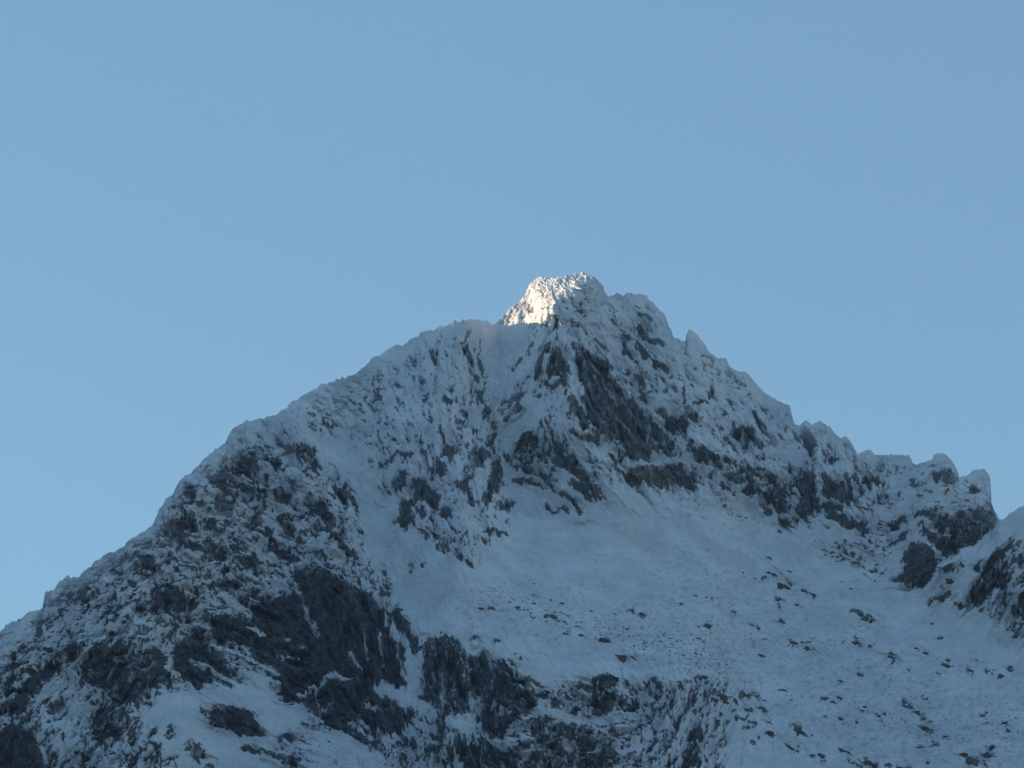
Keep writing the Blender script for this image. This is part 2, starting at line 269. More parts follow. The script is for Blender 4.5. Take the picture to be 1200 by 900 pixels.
# ---- lower middle cliffs (zoom 550,675)
z = (550, 675, 4)
poly(z, .9, [(0, 380), (100, 350), (180, 440), (280, 470), (360, 520), (350, 580), (260, 640), (160, 760), (60, 750), (40, 640), (60, 560), (0, 560)])
poly(z, .97, [(580, 480), (700, 480), (690, 560), (670, 630), (590, 670), (560, 640), (580, 560)])
poly(z, .47, [(850, 560), (1000, 560), (1040, 640), (1000, 760), (960, 1100), (860, 1100), (840, 700)])
poly(z, .9, [(1000, 800), (1080, 800), (1100, 830), (1040, 890), (980, 1000)])
poly(z, .85, [(300, 640), (420, 680), (560, 720), (610, 760), (690, 770), (690, 860), (640, 1100), (240, 1100), (280, 800)])
poly(z, .88, [(0, 790), (90, 790), (160, 820), (230, 800), (300, 780), (290, 860), (200, 1100), (-100, 1100)])
for c, r, p in [(.9, 20, [(30, 300)]), (.9, 9, [(130, 310)]), (.85, 20, [(520, 500), (540, 550)]), (1, 15, [(500, 635)]), (.95, 22, [(400, 600)]), (1, 16, [(710, 595)]), (.9, 20, [(780, 600)]), (.8, 17, [(830, 600)]),
                (.7, 20, [(860, 490), (880, 540)]), (.9, 18, [(1040, 750), (1080, 750)]), (.8, 28, [(780, 740)]), (.9, 15, [(690, 745)]), (.7, 14, [(990, 570)]), (.8, 16, [(1050, 640)]), (.8, 14, [(1160, 590)]), (.7, 12, [(1170, 640)]),
                (0, 15, [(10, 600), (30, 640)]), (0, 11, [(170, 740), (210, 700)]), (0, 8, [(90, 780), (300, 770)]), (0, 8, [(300, 800), (240, 880)]), (0, 8, [(240, 500), (350, 545)]), (.1, 10, [(430, 780), (560, 830)]),
                (0, 16, [(340, 620), (440, 660), (560, 680), (640, 680)]), (0, 4, [(605, 480), (610, 580)]), (0, 5, [(620, 570), (680, 540)]), (0, 16, [(720, 830), (820, 780), (840, 700)]), (0, 5, [(60, 620), (130, 610)]),
                (0, 7, [(150, 640), (190, 650)]), (.7, 12, [(640, 300)]), (.7, 10, [(420, 490), (490, 560)])]:
    line(z, c, r, p)
line((500, 300, 4), .42, 26, [(262, 600), (235, 690), (300, 780)])  # thin rock on the gully wall; its grey also paints in gully shade
line((500, 300, 4), .38, 22, [(470, 560), (420, 640), (360, 720)])  # other gully wall: sparse rock cover, greyed for the shade in the gully
for o, r, p in [((700, 400, 4), 40, [(100, 640), (350, 670)]), ((700, 400, 4), 32, [(800, 820), (900, 880)]), ((900, 500, 4), 34, [(590, 710), (680, 740)]), ((250, 500, 4), 34, [(350, 490)]),
                ((900, 500, 4), 22, [(780, 820), (850, 780)]), ((450, 450, 4), 26, [(640, 460), (800, 530), (920, 590)]), ((450, 450, 4), 30, [(990, 500), (1060, 545)]), ((450, 450, 4), 30, [(880, 230), (1000, 270)]),
                ((250, 675, 4), 40, [(300, 240), (280, 260)]), ((450, 450, 4), 34, [(200, 700), (300, 760)]), ((900, 500, 4), 20, [(40, 700), (110, 780)]), ((500, 300, 4), 16, [(330, 320), (380, 280)]),
                ((900, 500, 4), 18, [(880, 820), (940, 825)]), ((550, 675, 4), 26, [(290, 490), (340, 520)]), ((500, 300, 4), 16, [(500, 560), (515, 590)])]:
    line(o, 1, r, p, tone)
S = lambda x, y: (800 + x / 3, 600 + y / 3)
E = lambda x, y: (550 + x / 4, 675 + y / 4)
UNIQUE = [   # frame position, radius px, stretch, tilt, label
    (*E(727, 385), 5.0, 2.0, 0, 'large dark lens-shaped boulder lying alone on smooth snow above the lowest black cliff'),
    (*E(52, 155), 3.0, 1.5, .1, 'low dark slab with a white snow hump, leftmost boulder above the cliff edge'),
    (*E(96, 152), 2.2, 1.2, -.4, 'small dark rock touching the right end of the snow-humped slab'),
    (*E(225, 152), 3.0, 1.3, .6, 'leaning dark rock with a hooked outline, right of the snow-humped slab'),
    (*E(385, 190), 3.4, 1.0, 0, 'squat round dark boulder in the middle of the scatter above the cliffs'),
    (*E(450, 268), 2.6, 1.8, .35, 'long thin dark ledge stone sloping down right, left half of a broken pair'),
    (*E(520, 275), 2.4, 1.7, .0, 'long thin dark ledge stone lying level, right half of a broken pair'),
    (*E(628, 303), 4.0, 1.4, .2, 'wide snow-capped boulder just up and left of the large lens-shaped boulder'),
    (*E(800, 177), 3.2, 1.0, 0, 'dark upright boulder standing alone on the plain snow of the upper middle snowfield'),
    (*E(755, 158), 1.8, 1.0, 0, 'small rock just up and left of the upright boulder on plain snow'),
    (*E(240, 388), 3.4, .8, .9, 'pointed dark rock on the snow just above the first black cliff'),
    (*E(195, 408), 2.6, 1.3, .1, 'flat dark rock at the very lip of the first black cliff'),
    (*E(990, 133), 2.4, 1.2, 0, 'single dark stone high in the middle of the snowfield, left of a faint speckled band'),
    (*E(1120, 232), 2.6, 2.0, .2, 'thin dark curved ledge stone alone on the central snowfield'),
    (*E(1086, 488), 4.0, 1.4, 0, 'brownish boulder with a flat snow lid at the right foot of the scatter'),
    (*S(320, 220), 4.5, 1.2, .3, 'brown topmost rock of the outcrop in the upper snowfield'),
    (*S(352, 262), 5.0, 1.9, .45, 'largest dark slab of the outcrop in the upper snowfield, sloping down right'),
    (*S(338, 303), 4.2, 1.1, .3, 'lowest left rock of the outcrop in the upper snowfield'),
    (*S(430, 272), 3.0, 1.8, .45, 'thin dark slab on the right side of the outcrop in the upper snowfield'),
    (*S(460, 288), 2.4, 1.7, .4, 'thin stone at the far right tail of the outcrop in the upper snowfield'),
    (*S(405, 320), 2.4, 1.6, .1, 'small flat stone at the bottom right of the outcrop in the upper snowfield'),
    (*S(640, 380), 4.4, 1.3, .2, 'dark snow-topped boulder midway between the outcrop and the right rock tower'),
    (*S(672, 387), 2.6, 1.8, .2, 'thin stone trailing right from the snow-topped boulder below the rock tower'),
    (*S(615, 350), 2.8, 1.4, .3, 'small dark stone directly above the snow-topped boulder below the rock tower'),
    (*S(437, 478), 5.0, 1.6, .4, 'dark wedge-shaped boulder sloping down right in the centre of the right-hand snowfield'),
    (*S(392, 462), 3.4, 1.7, .5, 'thin dark rock touching the upper left end of the wedge-shaped boulder'),
    (*S(612, 462), 5.4, 1.0, .8, 'tall pale-topped boulder with a dark left side in the right-hand snowfield'),
    (*S(660, 478), 2.9, 1.1, .3, 'small dark stone close to the right foot of the tall pale-topped boulder'),
    (*S(735, 516), 4.2, 1.5, .5, 'grey half-buried slab sloping down right, right of the tall boulder'),
    (*S(938, 545), 3.6, 1.5, .5, 'dark slanted stone, lower of two near the right edge of the snowfield'),
    (*S(930, 520), 2.8, 1.3, .1, 'dark flat stone, upper of two near the right edge of the snowfield'),
    (*S(550, 600), 4.0, 1.0, -.5, 'dark rock with a tall thin snow fin behind it, low in the snowfield'),
    (*S(65, 590), 5.2, 1.2, 0, 'broad dark snow-capped boulder above the ragged rocks at the bottom centre'),
    (*S(408, 778), 6.5, 1.0, .7, 'biggest dark two-horned boulder near the bottom of the snowfield'),
    (*S(300, 792), 4.0, 1.5, 0, 'flat dark boulder left of the two-horned boulder near the bottom'),
    (*S(1068, 858), 6.5, 1.1, .5, 'big olive-dark boulder in the bottom right corner, upper of the pair'),
    (*S(1025, 885), 7.5, 1.6, .3, 'largest dark boulder in the bottom right corner, at the lower edge'),
    (*S(660, 872), 5.2, 1.7, .5, 'long dark boulder sloping right at the bottom edge of the snowfield'),
    (*S(570, 838), 4.6, 1.4, .5, 'dark boulder with a notched top near the bottom edge, left of the long sloping one'),
]
GROUPED = {
    'stones in the middle of the right-hand snowfield': ('small dark stone poking out of the smooth snow in the middle of the right-hand snowfield',
        [(590, 265, 6), (1010, 555, 8), (1075, 558, 8), (1120, 573, 8), (895, 570, 6), (795, 562, 6), (900, 445, 7), (625, 575, 6), (275, 498, 6), (345, 380, 8), (820, 485, 6), (1035, 515, 5), (880, 385, 4), (730, 600, 5), (855, 500, 5), (1150, 550, 5)]),
    'stones in the lower right snowfield': ('small dark stone among scattered ones in the lowest part of the right-hand snowfield',
        [(500, 665, 9), (550, 660, 10), (525, 675, 7), (555, 730, 10), (610, 740, 6), (690, 720, 8), (640, 690, 8), (790, 685, 11), (825, 705, 9), (850, 725, 8), (860, 760, 13), (840, 755, 8), (925, 790, 7), (1050, 720, 10), (1070, 745, 6),
         (600, 880, 9), (770, 888, 11), (795, 892, 8), (865, 880, 10), (830, 825, 8), (890, 815, 8), (985, 860, 10), (480, 855, 13), (455, 860, 8), (375, 832, 11), (400, 838, 8), (845, 650, 5), (860, 660, 5), (500, 725, 6), (380, 670, 5), (1130, 740, 6), (1170, 720, 5), (1150, 770, 6), (730, 885, 9), (620, 890, 7)]),
    'ragged stones right of the bottom cliffs': ('ragged dark stone in the dense cluster beside the right end of the bottom cliffs',
        [(230, 650, 14), (210, 640, 9), (255, 655, 9), (280, 700, 12), (285, 670, 7), (130, 665, 15), (110, 680, 11), (150, 680, 9), (205, 730, 11), (250, 750, 9), (230, 705, 8), (180, 700, 7), (180, 670, 6), (130, 715, 6), (240, 815, 8), (300, 745, 6), (350, 635, 6), (220, 770, 6)]),
    'stones on the upper snowfield': ('tiny dark stone on the plain upper snow below the rock faces', [(90, 400, 9), (240, 395, 6), (265, 400, 5), (100, 300, 6), (180, 345, 6), (300, 162, 7), (210, 212, 5), (255, 230, 5), (375, 205, 5), (85, 295, 4), (40, 290, 4), (290, 442, 5), (560, 240, 4)]),
}
spots = [(x, y, r_, t_) for x, y, r_, s_, t_, l_ in UNIQUE] + [(*S(x, y), r_ / 3, .3) for l_, lst in GROUPED.values() for x, y, r_ in lst]
for i, (x, y, r_, t_) in enumerate(spots):
    a_ = t_ + .25 * math.sin(i * 7.1)
    line(PX, .54, r_ * .75, [(x - r_ * 1.1 * math.cos(a_), y - r_ * 1.1 * math.sin(a_)), (x + r_ * 1.2 * math.cos(a_), y + r_ * 1.2 * math.sin(a_))])
    if r_ > 2.4: line(PX, .55, r_ * .6, [(x + r_ * 2.6 * math.cos(i * 2.3), y + r_ * 1.7 * math.sin(i * 2.3))])
tone[:] = blur(tone, 4)
covb = blur(cov, 6.0)
cov12 = blur(cov, 12)
cov30 = blur(cov, 28)

# ------------------------------------------------------------------ crest of the mountain, left to right
CREST = [(-700, 1230), (-420, 1040), (-260, 900), (-120, 822), (-60, 784), (0, 743), (7, 732), (23, 725), (40, 717), (50, 710), (53, 698), (63, 692), (70, 682), (80, 677), (88, 680), (100, 671), (123, 651), (143, 642), (160, 628), (177, 620),
         (183, 607), (187, 598), (194, 590), (204, 577), (210, 565), (225, 555), (235, 544), (250, 530), (265, 520), (268, 511), (275, 503), (290, 495), (305, 492), (315, 490), (327, 484), (340, 476), (355, 466), (377, 450), (400, 444),
         (422, 436), (435, 423), (450, 414), (470, 406), (485, 396), (502, 389), (525, 381), (545, 376), (557, 375), (572, 380), (576, 382), (585, 375), (592, 369), (602, 361), (612, 351), (617, 341), (622, 334), (632, 328), (650, 327),
         (656, 324), (663, 326), (670, 322), (677, 325), (684, 321), (690, 325), (697, 326), (705, 334), (709, 343), (713, 347), (725, 345), (732, 348), (740, 345), (750, 347), (760, 352), (770, 361), (780, 372), (785, 384), (789, 396),
         (797, 399), (803, 400), (805, 392), (807, 386), (810, 387), (817, 392), (825, 401), (829, 409), (840, 420), (846, 421), (850, 420), (855, 430), (870, 436), (880, 442), (890, 454), (900, 464), (912, 470), (925, 475), (928, 487),
         (932, 496), (937, 497), (945, 493), (951, 497), (960, 494), (972, 500), (980, 511), (985, 514), (990, 512), (1000, 522), (1005, 532), (1012, 529), (1020, 528), (1026, 534), (1040, 534), (1065, 535), (1070, 544), (1085, 544),
         (1092, 541), (1094, 534), (1099, 531), (1106, 532), (1111, 537), (1116, 543), (1121, 551), (1124, 560), (1134, 556), (1141, 551), (1147, 549), (1154, 550), (1159, 555), (1161, 563), (1159, 570), (1160, 580), (1162, 590), (1165, 597), (1171, 609), (1175, 610), (1185, 601),
         (1195, 594), (1210, 590), (1240, 572), (1290, 556), (1340, 530), (1420, 512), (1500, 540), (1600, 600), (1750, 720), (1950, 900)]
cx_, cy_ = np.array([p[0] for p in CREST], float), np.array([p[1] for p in CREST], float)
def crest(px): return np.interp(px, cx_, cy_)

# ------------------------------------------------------------------ depth of the face: slope summed from the foot upwards, plus ribs and gullies
slope = np.radians(46 + 16 * np.clip(0.5 * cov12 + 0.5 * cov30, 0, 1))
DBOT = 3700.0
step = 0.70 / (np.tan(slope) * ct - st)
D = DBOT + np.cumsum(step[::-1], axis=0)[::-1]
def blur_x(a, s):
    r = int(3 * s); k = np.exp(-0.5 * (np.arange(-r, r + 1) / s) ** 2); k /= k.sum()
    p = np.pad(a, ((0, 0), (r, r)), mode='edge'); out = np.zeros_like(a)
    for i, w in enumerate(k): out += w * p[:, i:i + a.shape[1]]
    return out
D = blur_x(D, 26)
sx, sy = gx[::4, ::4], gy[::4, ::4]
relief = np.zeros(sx.shape)
for amp, w, pts in [(46, 72, [(706, 314), (690, 334), (655, 348), (642, 372), (640, 400), (655, 470), (700, 540), (735, 590)]),
                    (-58, 66, [(580, 380), (575, 430), (562, 480), (585, 530), (612, 580)]),
                    (46, 80, [(540, 372), (530, 430), (520, 500), (545, 580), (530, 660)]),
                    (32, 48, [(440, 420), (452, 480), (470, 560), (462, 615)]),
                    (-32, 60, [(405, 460), (420, 560), (440, 640), (480, 710)]),
                    (24, 40, [(345, 485), (352, 545)]), (-18, 22, [(318, 500), (345, 545)]),
                    (30, 110, [(262, 515), (230, 600), (200, 700), (150, 800), (120, 950)]),
                    (-14, 50, [(340, 620), (330, 700)]), (22, 70, [(290, 780), (200, 860), (170, 950)]),
                    (20, 60, [(765, 352), (800, 450), (860, 560)]), (20, 50, [(940, 490), (965, 560), (990, 610)]),
                    (16, 34, [(870, 440), (900, 540)]), (-22, 45, [(1035, 550), (1030, 600), (1050, 650)]),
                    (30, 45, [(1108, 535), (1085, 650)]), (14, 22, [(1150, 550), (1140, 620)]), (10, 14, [(808, 386), (812, 430)]),
                    (-30, 260, [(760, 640), (900, 720), (1000, 860)]), (18, 60, [(480, 730), (530, 870)]), (16, 50, [(600, 800), (640, 950)]),
                    (16, 40, [(775, 800), (790, 950)])]:
    relief += amp * np.clip(1 - segdist(pts, sx, sy) / w, 0, 1) ** 1.2
relief = np.kron(relief, np.ones((4, 4)))[:H, :W]
relief = blur(relief, 3.5)
spur_near = blur(polymask(SPUR).astype(float), 1.6) * 34 * np.clip((695 + (gx - 1078) * .61 - gy) / 60, 0, 1) 
D = D - relief - spur_near

def depth(px, py):
    base = sample(D, px, py)
    below = np.maximum(py - (Y1 - 2), 0)
    out = np.maximum(X0 - px, 0) + np.maximum(px - X1, 0)
    above = np.maximum(Y0 + 1 - py, 0)
    return base - below * 0.95 + above - 0.05 * out

# ------------------------------------------------------------------ the grid
cols = np.concatenate([np.linspace(-700, -40, 110, endpoint=False), np.arange(-40, 1240, 0.8), np.linspace(1240, 1950, 110)])
NF, NB, NL = 830, 40, 130
cr = crest(cols)
crk = np.exp(-0.5 * (np.arange(-60, 61) / 24.0) ** 2); crk /= crk.sum()
crs = np.convolve(np.pad(cr, 60, mode='edge'), crk, 'valid')
fine = np.interp(cols, [760, 820], [-4.2, -2.0]) * np.abs(perlin(cols / 11.0, cols * 0 + .45, 9)) + .6 + 1.4 * perlin(cols / 5.5, cols * 0 + .3, 3) + 1.0 * perlin(cols / 2.4, cols * 0 + .7, 5) + 2.2 * np.minimum(0, perlin(cols / 9.0, cols * 0 + .1, 6))
fine = fine * np.interp(cols, [780, 840], [1.0, .6])
cr = cr + fine
v = np.linspace(0, 1, NF)
vv = v[:, None] ** 0.97
crk2 = np.exp(-0.5 * (np.arange(-60, 61) / 7.0) ** 2); crk2 /= crk2.sum()
crs2 = np.convolve(np.pad(cr - fine, 60, mode='edge'), crk2, 'valid')
py_f = crs[None, :] + (np.maximum(988.0, crs + 60) - crs)[None, :] * vv + (crs2 - crs)[None, :] * (1 - vv) ** 5 + (cr - fine - crs2)[None, :] * (1 - vv) ** 18 + fine[None, :] * (1 - vv) ** 40
px_f = np.broadcast_to(cols[None, :], py_f.shape)
# noise warp so that no traced edge stays smooth
wx = 3.6 * fbm(px_f / 13, py_f / 13, 4, .65, seed=11); wy = 3.6 * fbm(px_f / 13, py_f / 13, 4, .65, seed=12)
c0 = sample(cov, px_f + wx * .8, py_f + wy * .8)
c12 = sample(cov12, px_f, py_f)
margin = np.clip((np.abs(px_f - 600) - 640) / 60, 0, 1) + np.clip((py_f - 960) / 30, 0, 1)
margin = np.clip(margin, 0, 1)
c0 = c0 * (1 - margin) + .45 * margin
c12 = c12 * (1 - margin) + .45 * margin

# direction of the rock's grain across the face (degrees, screen sense)
ORI = [(60, 780, -36), (150, 700, -30), (120, 860, -50), (220, 660, 10), (260, 570, 5), (300, 540, 20), (330, 640, 25), (300, 760, 28), (360, 800, 32), (300, 850, 20), (430, 760, 78), (500, 780, 82), (540, 830, 70),
       (460, 480, 70), (520, 450, 75), (540, 560, 62), (490, 600, 65), (600, 480, -50), (620, 400, -65), (660, 440, 70), (720, 480, 55), (760, 420, 40), (680, 560, 40), (800, 500, 45), (880, 520, 55), (950, 560, 65), (1000, 560, 66),
       (900, 600, 30), (1060, 640, -45), (1080, 580, -20), (1110, 620, 30), (1160, 680, -58), (1190, 700, -62), (640, 840, 15), (700, 880, -5), (790, 860, -65), (740, 800, 40), (700, 700, 15), (900, 700, 28), (1000, 800, 28),
       (600, 340, -45), (680, 350, 20), (740, 380, 45), (400, 450, 0), (350, 500, 60), (1000, 640, 35)]
lowx, lowy = np.meshgrid(np.arange(-720, 1960, 12.0), np.arange(280, 1300, 12.0))
c2 = np.zeros(lowx.shape); s2 = np.zeros(lowx.shape)
for x, y, a in ORI:
    w = np.exp(-((lowx - x) ** 2 + (lowy - y) ** 2) / (2 * 38 ** 2)) + 1e-7 / (1 + ((lowx - x) ** 2 + (lowy - y) ** 2) / 1e4)
    c2 += w * math.cos(2 * math.radians(a)); s2 += w * math.sin(2 * math.radians(a))
def low(a, px, py):
    x = np.clip((px + 720) / 12, 0, a.shape[1] - 1.01); y = np.clip((py - 280) / 12, 0, a.shape[0] - 1.01)
    xi = x.astype(int); yi = y.astype(int); xf = x - xi; yf = y - yi
    return (a[yi, xi] * (1 - xf) + a[yi, xi + 1] * xf) * (1 - yf) + (a[yi + 1, xi] * (1 - xf) + a[yi + 1, xi + 1] * xf) * yf
nrm = np.hypot(c2, s2); c2 /= nrm; s2 /= nrm
def grain(px, py):
    cc, ss = low(c2, px, py), low(s2, px, py)
    G = np.zeros(px.shape); M = np.zeros(px.shape); ws = np.zeros(px.shape)
    qx = px + 5 * perlin(px / 30, py / 30, 21); qy = py + 5 * perlin(px / 30, py / 30, 22)
    for i, a in enumerate(range(0, 180, 30)):
        t = math.radians(a)
        w = np.clip(cc * math.cos(2 * t) + ss * math.sin(2 * t), 0, 1) ** 3
        if w.max() < 1e-3: continue
        u = qx * math.cos(t) + qy * math.sin(t); q = -qx * math.sin(t) + qy * math.cos(t)
        G += w * fbm(u / 46, q / 17, 4, .52, seed=30 + i, ridged=True)
        M += w * fbm(u / 20, q / 6.5, 3, .62, seed=60 + i)
        ws += w * w
    ws = np.sqrt(ws) + 1e-6
    return G / ws, M / ws

_cr = rng.random((5, 256, 256))
def facets(u, q, k):
    """broken blocks: random height and tilt per cell, and how near the joint between two cells is"""
    iu = np.floor(u).astype(int); iq = np.floor(q).astype(int)
    f1 = np.full(u.shape, 9.0); f2 = f1.copy(); h = np.zeros(u.shape); tl = np.zeros(u.shape)
    for a in (-1, 0, 1):
        for b in (-1, 0, 1):
            ia = (iu + a + 37 * k) & 255; ib = (iq + b + 91 * k) & 255
            cu = iu + a + .5 + .8 * (_cr[0][ia, ib] - .5); cq = iq + b + .5 + .8 * (_cr[1][ia, ib] - .5)
            du = u - cu; dq = q - cq; d = du * du + dq * dq
            near = d < f1
            f2 = np.where(near, f1, np.minimum(f2, d))
            g1 = (_cr[2][ia, ib] - .5) * 1.2; g2 = (_cr[3][ia, ib] - .35) * 2.0
            h = np.where(near, (_cr[4][ia, ib] - .5) + g1 * du + g2 * dq, h)
            tl = np.where(near, g2, tl)
            f1 = np.where(near, d, f1)
    return h, tl, np.sqrt(f2) - np.sqrt(f1)
def blocks(px, py):
    th = .5 * np.arctan2(low(s2, px, py), low(c2, px, py))
    th = np.radians(np.round(np.degrees(th) / 25) * 25)
    qx = px + 3.5 * perlin(px / 19, py / 19, 23); qy = py + 3.5 * perlin(px / 19, py / 19, 24)
    u = qx * np.cos(th) + qy * np.sin(th); q = -qx * np.sin(th) + qy * np.cos(th)
    sg = np.where(np.cos(th) < 0, -1.0, 1.0)
    A = facets(u / 34, q / 13, 1); B = facets(u / 12, q / 5, 2); Cc = facets(u / 5.5, q / 2.7, 3)
    return A, B, Cc

def std(a): return (a - a.mean()) / (a.std() + 1e-9)

def surface(px, py, cb, c30):
    """offset towards the viewer / upwards, metres, before snow cover"""
    G, M = grain(px, py)
    big = fbm(px / 120, py / 120, 3, .5, seed=90)
    rough = 0.025 + np.clip(cb * 1.15 + (.08 + .14 * np.clip((640 - py) / 60, 0, 1)) * np.clip((c30 - .07) / .08, 0, 1), 0, 1)
    A, B, Cf = blocks(px, py)
    h = 5.0 * big + rough * (2.8 * std(G) + .5 * std(M) + 6.0 * A[0] + 2.6 * B[0] + .9 * Cf[0])
    h += .45 * fbm(px / 16, py / 8, 4, .65, seed=96)
    h += (0.18 + .3 * rough) * fbm(px / 5, py / 5, 3, .6, seed=95)
    return h, G, M, A, B, Cf
h_f, G_f, M_f, A_f, B_f, C_f = surface(px_f, py_f, sample(covb, px_f, py_f) * (1 - margin) + .45 * margin, sample(cov30, px_f, py_f))
# crest: rime-crusted lumps
dcl = segdist([p for p in CREST if -140 < p[0] < 1340], sx, sy)
dcl = np.kron(dcl, np.ones((4, 4)))[:H, :W]; dcl = blur(dcl, 2.5)
dc = np.minimum(np.maximum(sample(dcl, px_f, py_f) - 1.5, 0), np.maximum(py_f - cr[None, :], 0))
top = np.exp(-dc / 14.0)
summit_w = np.exp(-((px_f - 670) / 90.0) ** 2) * np.exp(-np.maximum(dc, 0) / 45.0)
lump = .6 * fbm(px_f / 11, py_f / 9, 4, .75, seed=97) + .5 * fbm(px_f / 4.1, py_f / 3.4, 2, .6, seed=98, ridged=True)
h_f = h_f * (1 - .55 * top) + (1.1 * top + 1.1 * summit_w) * lump

# snow cover: threshold of the traced share against grain, and steepness of the built relief
dG = np.gradient(G_f * 1.0, axis=0); dM = np.gradient(M_f, axis=0)
nz = -(1.0 * std(dG) * .5 + .35 * std(dM))
fineN = std(fbm(px_f / 4.6, py_f / 3.6, 3, .7, seed=98))
ledge = std(fbm(px_f / 22, py_f / 22, 2, .5, seed=105))
joint = np.exp(-(A_f[2] / .075) ** 2) * np.clip(.6 + .8 * ledge, 0, 1.4) + .8 * np.exp(-(B_f[2] / .10) ** 2) * np.clip(.3 + .8 * std(fbm(px_f / 11, py_f / 11, 2, .5, seed=106)), 0, 1.3)
raw = .38 * std(M_f) + .24 * std(G_f) + .25 * nz + .42 * fineN - .36 * std(A_f[1]) - .50 * std(B_f[1]) - .50 * std(C_f[1])
n01 = 0.5 * (1 + np.tanh(0.80 * (raw / raw.std() + 1.5 * joint)))
speck = std(fbm(px_f / 3.4, py_f / 2.2, 3, .6, seed=99)); speckzone = fbm(px_f / 40, py_f / 22, 2, .5, seed=100)
band = np.exp(-((segdist([(560, 700), (700, 730), (840, 770)], px_f, py_f)) / 32.0) ** 2) + .8 * np.exp(-((segdist([(820, 690), (1000, 780), (1200, 860)], px_f, py_f)) / 60.0) ** 2) + .6 * np.exp(-((segdist([(780, 800), (950, 850), (1150, 890)], px_f, py_f)) / 50.0) ** 2)
c1 = c0 + .08 * np.clip((c0 - .55) / .25, 0, 1)
c1 = c1 + .05 * np.clip((py_f - 660) / 60, 0, 1) * np.clip((c12 - .35) / .2, 0, 1) * np.clip((560 - px_f) / 80, 0, 1)
rock = np.clip((c1 - n01) / 0.15 + .5, 0, 1)
rock = np.where(c0 < .06, 0, rock)
sp = np.clip((speck - (2.7 - 1.15 * band - .5 * speckzone)) / .5, 0, 1) * np.clip((c12 < .3), 0, 1)
rock = np.clip(rock + .85 * sp, 0, 1)
rock = np.clip(rock + .17 * np.clip(std(fbm(px_f / 8, py_f / 5, 4, .7, seed=107)) - .2, 0, 1.6) * np.clip(.35 + band + .5 * speckzone, 0, 1.2), 0, 1)
# rime and powder dust the upper rocks, the rim is white
rock = rock * (1 - .80 * np.exp(-dc / 7.0))
frost = std(fbm(px_f / 3.0, py_f / 2.2, 3, .7, seed=109)) - .5 * std(C_f[1]) + .5 * std(fbm(px_f / 18, py_f / 14, 2, .5, seed=110))
rock = rock * (1 - (.30 - .20 * np.clip((c1 - .75) / .15, 0, 1)) * np.clip((frost - .55) / 1.6, 0, 1))
dust = np.clip(.5 + .5 * fbm(px_f / 9, py_f / 7, 3, .6, seed=101), 0, 1)
rock = rock * (1 - .16 * dust * np.clip((720 - py_f) / 200, 0, 1))
# snow lies proud of the rock
h_f = h_f + (1 - rock) * 0.55 * np.clip(c12 * 3, 0, 1)
tone_f = sample(tone, px_f + wx, py_f + wy)

Dep = depth(px_f, py_f)
Xf, Yf, Zf = world(px_f, py_f, Dep)
Yf = Yf - h_f * .85
Zf = Zf + h_f * .30
Xf = Xf + .5 * (.35 + c12) * fbm(px_f / 7, py_f / 7, 2, .6, seed=102)

# back of the mountain: falls away behind the crest
rowsY = np.cumsum(0.6 * 1.16 ** np.arange(NB)) 
bn = fbm(cols[None, :] / 30 + 0 * rowsY[:, None], rowsY[:, None] / 22, 4, .55, seed=120)
taper = np.clip(rowsY / 30, 0, 1)[:, None]
Xb = Xf[0][None, :] + 0 * bn + Xf[0][None, :] * (rowsY / 4200)[:, None]
Yb = Yf[0][None, :] + rowsY[:, None]
Zb = Zf[0][None, :] - (rowsY * 0.95 - 0.5 * np.minimum(rowsY, 3))[:, None] + 10 * bn * taper + .6 * perlin(cols[None, :] / 5 + 0 * rowsY[:, None], rowsY[:, None] / 4, 8)
Zb = np.maximum(Zb, -40)
rock_b = np.clip((0.42 - .5 * (1 + np.tanh(bn))) * 5, 0, 1) * taper
# foot of the mountain: from below the frame down to the valley floor
s = np.cumsum(1.022 ** np.arange(NL)); s = s / s[-1]
zb = Zf[-1]; yb = Yf[-1]
ln = fbm(cols[None, :] / 45 + 0 * s[:, None], s[:, None] * 42, 5, .6, seed=130)
drop = (zb + 30)[None, :] * s[:, None]
Zl = zb[None, :] - drop
Yl = yb[None, :] - drop * 1.15 + 22 * ln * np.clip(s * 12, 0, 1)[:, None]
Xl = Xf[-1][None, :] * (1 + 0 * ln)
rock_l = np.clip((.5 - .5 * (1 + np.tanh(1.2 * ln))) * 6, 0, 1)

PXg = np.concatenate([np.broadcast_to(cols, (NB, len(cols))), px_f, np.broadcast_to(cols, (NL, len(cols)))])
PYg = np.concatenate([cr[None, :] - np.arange(NB, 0, -1)[:, None], py_f, 989 + np.arange(NL)[:, None] + 0 * cols[None, :]])
P = np.stack([np.concatenate([Xb[::-1], Xf, Xl]), np.concatenate([Yb[::-1], Yf, Yl]), np.concatenate([Zb[::-1], Zf, Zl])], -1)
R = np.concatenate([rock_b[::-1], rock, rock_l]); TN = np.concatenate([0 * rock_b, tone_f, 0 * rock_l])
NR, NC = R.shape

